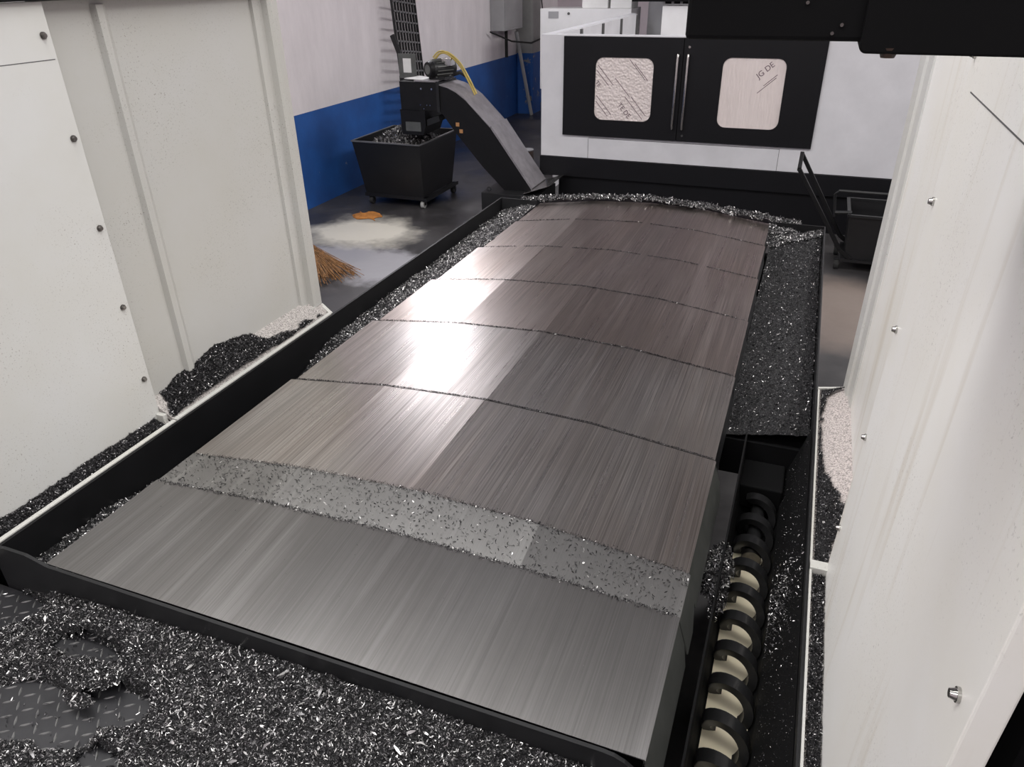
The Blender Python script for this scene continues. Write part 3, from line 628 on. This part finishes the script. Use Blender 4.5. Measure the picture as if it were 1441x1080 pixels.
groove(-2.295, -2.291, .618, .832); groove(-.256, -.252, .618, .845); groove(-2.293, -.254, .838, .842); groove(-2.293, -2.0, .848, .851)
def text(s, x, z, size, ang, y, mat, parent):
    cu = bpy.data.curves.new('t', 'FONT'); cu.body = s; cu.size = size; cu.align_x = 'CENTER'; cu.align_y = 'CENTER'; cu.extrude = .0005
    to = bpy.data.objects.new('t', cu); col.objects.link(to); bpy.context.view_layer.update()
    me = bpy.data.meshes.new_from_object(to.evaluated_get(bpy.context.evaluated_depsgraph_get())); bpy.data.objects.remove(to); bpy.data.curves.remove(cu)
    me.transform(Matrix.Translation((x, y, z)) @ Matrix.Rotation(math.radians(-ang), 4, 'Y') @ Matrix.Rotation(math.radians(90), 4, 'X'))
    me.materials.clear(); me.materials.append(M[mat]); o = bpy.data.objects.new('printed_text', me); col.objects.link(o); link(o, parent); return o
text('TE DE', -1.90, 1.15, .07, -48, YF - .0212, 'ink', d1)
text('JG DE', -.50, 1.59, .075, 42, YF - .0212, 'ink', d2)
text('TE', -2.20, 1.41, .06, -48, YF - .0212, 'ink', d1)
def print_line(x, z, ln, ang, parent):
    a = math.radians(ang); MB().bar((x - ln / 2 * math.cos(a), YF - .0208, z - ln / 2 * math.sin(a)), (x + ln / 2 * math.cos(a), YF - .0208, z + ln / 2 * math.sin(a)), .001, .006).build('printed_line', 'ink', parent)
for x, z, ln in ((-2.12, 1.50, .26), (-2.15, 1.47, .20), (-2.13, 1.20, .25), (-2.15, 1.16, .2), (-1.78, 1.56, .26), (-1.74, 1.54, .22), (-1.80, 1.18, .30), (-1.75, 1.20, .25), (-1.93, 1.38, .25)): print_line(x, z, ln, -48, d1)
for x, z, ln in ((-.47, 1.45, .22), (-.44, 1.50, .16)): print_line(x, z, ln, 42, d2)
# open top: ribbed left side wall seen over the doors
sw = MB().box(-2.852, -2.75, 8.42, 12.5, 0.2, 1.885).build('side_wall', 'machine_white', fm)
for i in range(4):
    y0 = 8.46 + i * 1.0; MB().box(-2.75, -2.722, y0, y0 + .94, .6, 1.875).build('side_panel', 'machine_white', sw)
    MB().box(-2.75, -2.70, y0 + .86, y0 + .92, .6, 1.87).build('side_rib', 'seam_dark', sw)

rc = thing('rear_cabinet', (-3.5, 12.8, 0), 'bright white cabinet rising behind the large machine, beside the concrete column', 'cabinet')
MB().box(-4.36, -2.87, 12.62, 13.3, .73, 1.94).build('cabinet_body', 'cabinet_white', rc, .004)
MB().box(-4.30, -2.9, 12.68, 13.28, 0, .73).build('cabinet_base', 'door_black', rc)
MB().box(-4.22, -4.05, 12.612, 12.62, 1.80, 1.90).build('label_plate', 'grey_box', rc)
MB().cyl((-3.88, 12.62, 1.87), (-3.88, 12.60, 1.87), .02, n=10).build('knob', 'seam_dark', rc)
for i, (x0, x1) in enumerate(((-3.70, -3.28), (-3.24, -2.72))):
    b = thing('carton', ((x0 + x1) / 2, 13.0, 1.94), ['smaller pale carton standing on the white rear cabinet', 'wider pale carton standing on the white rear cabinet'][i], 'box')
    MB().box(x0, min(x1, -2.9), 12.75, 13.2, 1.9405, 2.25).build('carton_body', 'paper', b, .006)
    MB().box(x0 + .02, min(x1, -2.9) - .02, 12.745, 12.749, 2.08, 2.10).build('tape', 'grey_box', b)
tm = thing('tall_machine', (-2.0, 13.2, 0), 'tall grey machine column with louvred white box, far behind the black doors', 'machine')
MB().box(-2.69, -2.0, 13.0, 13.9, 0, 3.2).build('column_body', 'grey_box', tm, .01)
bx = MB().box(-2.35, -1.6, 12.4, 12.98, 1.0, 1.99).build('drive_box', 'cabinet_white', tm, .008)
MB().box(-2.34, -1.75, 12.385, 12.4, 2.0, 2.25).build('louvre_frame', 'grey_box', tm)
for i in range(4): MB().box(-2.31 + i * .13, -2.22 + i * .13, 12.375, 12.386, 2.02, 2.22).build('louvre_slot', 'matte_black', tm)
MB().box(-2.8, -1.5, 12.30, 12.4, 2.05, 2.4).box(-2.8, -1.5, 12.4, 13.0, 2.3, 2.4).build('top_beam', 'matte_black', tm)

# ------------------------------------------------------------------ chip cart under the conveyor
ct = thing('chip_cart', (-4.55, 8.2, 0), 'black tapered sheet steel chip cart on castors, under the conveyor chute', 'cart')
def hopper(x0, x1, y0, y1, X0, X1, Y0, Y1, z0, z1, t):
    o_ = [(x0, y0, z0), (x1, y0, z0), (x1, y1, z0), (x0, y1, z0), (X0, Y0, z1), (X1, Y0, z1), (X1, Y1, z1), (X0, Y1, z1)]
    i_ = [(x0 + t, y0 + t, z0 + t), (x1 - t, y0 + t, z0 + t), (x1 - t, y1 - t, z0 + t), (x0 + t, y1 - t, z0 + t), (X0 + t, Y0 + t, z1), (X1 - t, Y0 + t, z1), (X1 - t, Y1 - t, z1), (X0 + t, Y1 - t, z1)]
    fs = [(3, 2, 1, 0), (8, 9, 10, 11)] + [(i, (i + 1) % 4, 4 + (i + 1) % 4, 4 + i) for i in range(4)] + [(8 + (i + 1) % 4, 8 + i, 12 + i, 12 + (i + 1) % 4) for i in range(4)] + [(4 + i, 4 + (i + 1) % 4, 12 + (i + 1) % 4, 12 + i) for i in range(4)]
    return MB().add(o_ + i_, fs)
hopper(-4.93, -4.15, 7.80, 8.60, -4.995, -4.108, 7.70, 8.72, .14, .765, .012).build('hopper', 'cart_black', ct)
rm = MB()
for a, b in (((-5.0, 7.70, .765), (-4.103, 7.70, .765)), ((-5.0, 8.72, .765), (-4.103, 8.72, .765)), ((-4.995, 7.70, .765), (-4.995, 8.72, .765)), ((-4.108, 7.70, .765), (-4.108, 8.72, .765))): rm.bar(a, b, .022, .014)
rm.build('rim', 'rim_edge', ct)
ch = MB()
for a, b in (((-4.95, 7.82, .12), (-4.10, 7.82, .12)), ((-4.95, 8.58, .12), (-4.10, 8.58, .12)), ((-4.92, 7.80, .12), (-4.92, 8.60, .12)), ((-4.12, 7.75, .12), (-4.12, 8.66, .12))): ch.bar(a, b, .05, .04)
ch.build('chassis', 'cart_black', ct)
for x, y, mt_ in ((-4.88, 7.84, 'rubber'), (-4.18, 7.84, 'tyre_pale'), (-4.88, 8.56, 'rubber'), (-4.14, 8.60, 'rubber')):
    wh = MB().cyl((x - .022, y, .045), (x + .022, y, .045), .045, n=18).build('castor', mt_, ct, .004, True)
    MB().box(x - .03, x - .024, y - .02, y + .02, .04, .10).box(x + .024, x + .03, y - .02, y + .02, .04, .10).box(x - .03, x + .03, y - .03, y + .03, .095, .102).build('fork', 'dark_steel', wh)
def cart_pile(x, y):
    e = el(x, y, -4.48, 8.16, .52, .50); z = .64 + .30 * np.clip(1 - np.sqrt(e), 0, 1) + .05 * (vnoise(x, y, 6, 81) - .5)
    return np.where((x > -4.96) & (x < -4.14) & (y > 7.76) & (y < 8.66), np.minimum(z, .9), np.nan)
heap('metal_chips', 'dark tangled swarf heaped inside the black chip cart', -4.955, -4.14, 7.76, 8.66, cart_pile, 7500, 0.015, 0.040, 0.03, 0.2, 0.8, 0.02)

# ------------------------------------------------------------------ inclined chip conveyor
cv = thing('chip_conveyor', (-3.3, 8.0, 0), 'dark inclined chip conveyor rising over the black cart, with motor on top', 'conveyor')
tk = MB().box(-3.325, -2.66, 7.62, 8.27, 0.0, .318).build('tank', 'dark_steel', cv, .004)
MB().tube([(-3.26 + .022 * math.cos(t), 7.70, .34 + .022 * math.sin(t)) for t in np.linspace(0, 2 * math.pi, 14)], .005, 6).build('lifting_eye', 'dark_steel', tk)
CY0, CY1 = 7.80, 8.25
side = [(-3.06, .26), (-2.79, .34), (-3.27, .985), (-3.55, 1.255), (-3.66, 1.33), (-3.76, 1.375), (-3.87, 1.40), (-3.87, 1.14), (-3.70, .92), (-3.37, .55)]
MB().prism(side, 'y', CY0, CY1).build('incline_casing', 'black_paint', cv, .003)
def strip_cover(pts, th, name, mat):
    b = MB(); vs = []; fs = []
    for (x, z) in pts: vs += [(x, CY0 - .008, z), (x, CY1 + .008, z), (x + th * .7, CY1 + .008, z + th), (x + th * .7, CY0 - .008, z + th)]
    for i in range(len(pts) - 1):
        for k in range(4): fs.append((i * 4 + k, i * 4 + (k + 1) % 4, i * 4 + 4 + (k + 1) % 4, i * 4 + 4 + k))
    e = (len(pts) - 1) * 4; fs += [(3, 2, 1, 0), (e, e + 1, e + 2, e + 3)]
    return b.add(vs, fs).build(name, mat, cv)
strip_cover([(-2.79, .345), (-3.27, .99)], .018, 'lower_cover', 'conveyor_grey')
strip_cover([(-3.255, .972), (-3.55, 1.257), (-3.66, 1.332), (-3.76, 1.377), (-3.87, 1.403)], .006, 'upper_cover', 'conveyor_grey')
MB().box(-4.35, -3.865, CY0 - .01, CY1 + .01, 1.13, 1.43).build('head_box', 'black_paint', cv, .004)
MB().box(-3.895, -3.862, CY0 - .016, CY0 - .009, 1.12, 1.44).build('head_flange', 'dark_steel', cv)
cu = MB().prism([(-4.37, 1.13), (-4.37, .93), (-4.36, .86), (-4.10, .86), (-4.06, .96), (-4.06, 1.13)], 'y', CY0, CY1).build('drop_chute', 'black_paint', cv)
MB().box(-4.31, -4.12, CY0 - .006, CY0, .90, 1.0).build('rating_plate', 'grey_steel', cu)
MB().prism([(-4.05, 1.03), (-3.90, 1.08), (-3.89, 1.02), (-4.05, .96)], 'y', CY0 + .02, CY0 + .2).build('belt_return', 'dark_steel', cv)
MB().box(-4.16, -3.90, CY0 - .018, CY1 + .02, 1.432, 1.446).build('motor_base', 'conveyor_grey', cv)
MB().prism([(-4.32, 7.86), (-4.06, 7.80), (-4.02, 8.0), (-4.25, 8.1)], 'z', 1.447, 1.453).build('paper_sheet', 'paper', cv)
for x in (-4.08, -3.95): MB().cyl((x, CY0 - .01, 1.36), (x, CY0 - .018, 1.36), .011, n=10).build('bolt', 'chrome', cv)
for x, z in ((-4.10, 1.19), (-4.02, 1.19), (-3.98, 1.19), (-4.06, 1.15)): MB().cyl((x, CY0 - .01, z), (x, CY0 - .016, z), .006, n=8).build('bolt', 'chrome', cv)
for x, z in ((-3.66, 1.00), (-3.62, .93)): MB().box(x - .02, x + .02, CY0 - .006, CY0, z - .02, z + .02).build('warning_tag', 'copper_tag', cv)
# motor
mo = MB().cyl((-3.98, 7.86, 1.555), (-3.84, 8.12, 1.555), .085, n=24).build('motor', 'dark_steel', cv, .004, True)
ax = (Vector((-3.84, 8.12, 1.555)) - Vector((-3.98, 7.86, 1.555))).normalized(); pa = Vector((-3.98, 7.86, 1.555))
MB().cyl(pa - ax * .045, pa, .075, .092, 24).build('fan_cowl', 'black_paint', mo, .003, True)
MB().cyl(pa - ax * .047, pa - ax * .044, .05, .05, 20).build('fan_grille', 'grey_steel', mo, 0, True)
for i in range(14):
    a = 2 * math.pi * i / 14; u = ax.orthogonal().normalized(); vv = ax.cross(u); r_ = u * math.cos(a) + vv * math.sin(a)
    MB().bar(pa + ax * .03 + r_ * .09, pa + ax * .24 + r_ * .09, .006, .02, r_).build('cooling_fin', 'grey_steel', mo)
MB().box(-3.90, -3.78, 7.95, 8.07, 1.58, 1.66).build('terminal_box', 'chrome', mo, .006)
MB().box(-4.02, -3.82, 7.88, 8.10, 1.446, 1.475).build('motor_foot', 'dark_steel', mo)
for dx, dz, rr in ((0, 0, .011), (.02, .012, .009), (-.015, .02, .008)):
    hp = [(-4.0 + dx, 8.0, 1.64 + dz), (-3.93 + dx, 8.0, 1.70 + dz), (-3.83 + dx, 7.98, 1.70 + dz), (-3.72 + dx, 8.02, 1.60 + dz), (-3.63 + dx, 8.05, 1.44 + dz), (-3.55 + dx, 8.06, 1.28 + dz)]
    pts = []
    for i in range(len(hp) - 1):
        p0, p1, p2, p3 = (np.array(hp[max(0, min(len(hp) - 1, i + q))]) for q in (-1, 0, 1, 2))
        for t in np.linspace(0, 1, 6, endpoint=i == len(hp) - 2): pts.append(.5 * (2 * p1 + (p2 - p0) * t + (2 * p0 - 5 * p1 + 4 * p2 - p3) * t * t + (3 * p1 - p0 - 3 * p2 + p3) * t ** 3))
    MB().tube(pts, rr, 8).build('hose', 'yellow_hose', cv, 0, True)
MB().tube([(-3.88, 8.1, 1.46), (-3.75, 8.12, 1.50), (-3.66, 8.1, 1.46), (-3.60, 8.08, 1.38)], .02, 8).build('cable', 'rubber', cv, 0, True)
# scraper angle and notice plate behind the head
MB().bar((-4.44, 8.20, 1.40), (-4.64, 8.24, 1.86), .05, .03, (0, 1, 0)).build('angle_post', 'dark_steel', cv)
npl = MB().box(-4.52, -4.30, 8.12, 8.13, 1.42, 1.68).build('notice_plate', 'grey_steel', cv); MB().box(-4.46, -4.36, 8.115, 8.12, 1.48, 1.63).build('notice_paper', 'paper', npl)
MB().box(-4.53, -4.26, 8.131, 8.24, 1.30, 1.44).build('plate_bracket', 'dark_steel', cv)
MB().prism([(-2.86, .318), (-2.55, .43), (-2.53, .44), (-2.84, .33)], 'y', 7.66, 8.26).build('chip_lip', 'chrome', cv)

# ------------------------------------------------------------------ grating leaning on the wall
gt_ = thing('steel_grating', (-5.1, 9.7, 0), 'long dark steel grating leaning against the plaster wall behind the conveyor', 'grating')
gw, gn, gl_ = .62, 9, 3.05; g0 = Vector((-5.02, 9.20, .02)); gd = (Vector((-5.40, 9.55, 3.0)) - g0).normalized(); gs = Vector((0, 1, 0)); gs = (gs - gd * gs.dot(gd)).normalized()
gu = gd.cross(gs)
for i in range(gn): MB().bar(g0 + gs * (gw * i / (gn - 1)), g0 + gs * (gw * i / (gn - 1)) + gd * gl_, .006 if 0 < i < gn - 1 else .012, .035, gu).build('bearing_bar', 'dark_steel', gt_)
for j in range(26): MB().bar(g0 + gd * (.04 + j * .119), g0 + gd * (.04 + j * .119) + gs * gw, .020, .030, gu).build('cross_bar', 'rim_edge', gt_)

# ------------------------------------------------------------------ wall fittings
eb = thing('electrical_box', (-5.4, 13.65, 1.56), 'grey electrical box mounted on plaster wall beside the concrete column', 'electrical box')
MB().box(-5.475, -5.22, 13.20, 14.12, 1.56, 2.7).build('box_body', 'grey_box', eb, .006); MB().box(-5.218, -5.212, 13.24, 14.08, 1.6, 2.66).build('box_door', 'grey_box', eb, .004)
MB().cyl((-5.4, 13.75, 1.09), (-5.4, 13.75, 1.56), .03, n=8).build('conduit', 'rubber', eb)
cd = MB().tube([(-5.30, 14.0, 1.50), (-5.26, 14.1, 1.1), (-5.12, 14.32, .01)], .035, 8).build('pole', 'grey_box', None, 0, True); tag(cd, 'thin grey pole leaning below the electrical box', 'pole')
MB_ = MB(); MB_.tube([(-5.40, 13.0, 1.56), (-5.2, 13.5, 1.38), (-5.08, 14.2, 1.30), (-5.08, 14.9, 1.34), (-5.2, 15.6, 1.50), (-5.46, 16.2, 1.62)], .015, 6)
cb = MB_.build('wall_cable', 'rubber', None, 0, True); tag(cb, 'black cable sagging across the concrete column on the wall', 'cable')
cb = MB().tube([(-5.12, 14.96, 1.80), (-5.3, 15.4, 2.0), (-5.46, 16.0, 2.3)], .012, 6).build('wall_cable', 'rubber', None, 0, True); tag(cb, 'black cable rising to the far plaster wall from the column', 'cable')

# ------------------------------------------------------------------ small things on the floor
cn = thing('drum_can', (-3.39, 9.3, 0), 'brown round can with pale lid behind the inclined conveyor', 'can')
MB().cyl((-3.39, 9.3, 0), (-3.39, 9.3, .44), .088, n=24).build('can_body', 'brown_can', cn, .004, True); MB().cyl((-3.39, 9.3, .44), (-3.39, 9.3, .452), .09, n=24).build('lid', 'grey_box', cn, .003, True)
MB().prism([(-3.40 + .03 * math.cos(t), .40) for t in (0, 1)] + [(-3.43, .34), (-3.37, .34)], 'y', 9.208, 9.214).build('paper_label', 'paper', cn)
br = thing('broom', (-4.1, 5.6, 0), 'broom of orange brown twig bristles lying on floor beside the guard', 'broom')
bb = MB(); r0 = Vector((-4.55, 6.0, .08))
for i in range(240):
    a = math.radians(rng.uniform(-62, -24)); ln = rng.uniform(.75, 1.0); e = r0 + Vector((math.cos(a) * ln, math.sin(a) * ln, -.075 + rng.uniform(0, .07))); s0 = r0 + Vector((rng.normal(0, .02), rng.normal(0, .02), rng.normal(0, .015)))
    bb.bar(s0, e, .0035, .003)
tag(bb.build('bristles', 'bristle', br), kind='stuff')
MB().tube([(-4.50, 5.96, .08), (-4.95, 6.35, .06), (-5.2, 6.6, .03)], .016, 8).build('broom_handle', 'bristle', br, 0, True)
rg = MB(); vs = []; fs = []
for i in range(12):
    for j in range(9):
        u, v_ = i / 11 - .5, j / 8 - .5; vs.append((-4.66 + u * .32 + .03 * math.sin(v_ * 9), 7.33 + v_ * .24 + .03 * math.sin(u * 8), .006 + .035 * max(0, 1 - 3.4 * (u * u + v_ * v_)) * (0.5 + random.random())))
for i in range(11):
    for j in range(8): fs.append((i * 9 + j, i * 9 + 9 + j, i * 9 + 10 + j, i * 9 + j + 1))
rgo = rg.add(vs, fs).build('cleaning_rag', 'orange_cloth', None, 0, True); md = rgo.modifiers.new('thick', 'SOLIDIFY'); md.thickness = .006; tag(rgo, 'crumpled orange rag on the floor in front of the black chip cart', 'rag')

# trolley right, in front of the white machine
tr = thing('hand_trolley', (0.7, 7.5, 0), 'black hand trolley with raised frame handle beside the right guard post', 'trolley')
hopper(.50, 1.15, 7.20, 7.72, .46, 1.2, 7.15, 7.75, .12, .53, .01).build('trolley_box', 'cart_black', tr)
MB().bar((.46, 7.15, .535), (1.2, 7.15, .535), .03, .02).bar((.46, 7.75, .535), (1.2, 7.75, .535), .03, .02).bar((.46, 7.15, .535), (.46, 7.75, .535), .03, .02).build('box_rim', 'dark_steel', tr)
hf = MB()
for y, zt in ((7.2, .90), (7.65, .945)):
    hf.bar((-.025, y, zt), (.44, y, .20), .035, .035, (0, 1, 0)); 
hf.bar((-.025, 7.19, .90), (-.025, 7.66, .945), .035, .035); hf.bar((.44, 7.2, .20), (.55, 7.2, .12), .035, .035, (0, 1, 0)); hf.bar((.44, 7.65, .20), (.55, 7.65, .12), .035, .035, (0, 1, 0))
hf.build('handle_frame', 'black_paint', tr, .004)
MB().tube([(.34, 7.2, .50), (.31, 7.2, .70), (.34, 7.2, .735), (.9, 7.2, .735)], .012, 8).tube([(.34, 7.2, .54), (.48, 7.2, .55)], .016, 8).build('side_rail', 'dark_steel', tr, 0, True)
MB().box(.46, 1.15, 7.18, 7.70, .095, .12).build('trolley_base', 'cart_black', tr)
for x, y in ((.44, 7.25), (1.05, 7.25), (.44, 7.66), (1.05, 7.66)):
    wh = MB().cyl((x - .02, y, .05), (x + .02, y, .05), .05, n=18).build('castor', 'rubber', tr, .004, True); MB().cyl((x - .023, y, .05), (x + .023, y, .05), .02, n=12).build('hub', 'bolt_steel', wh, 0, True)
    MB().box(x - .03, x + .03, y - .03, y + .03, .095, .10).build('fork', 'dark_steel', wh)
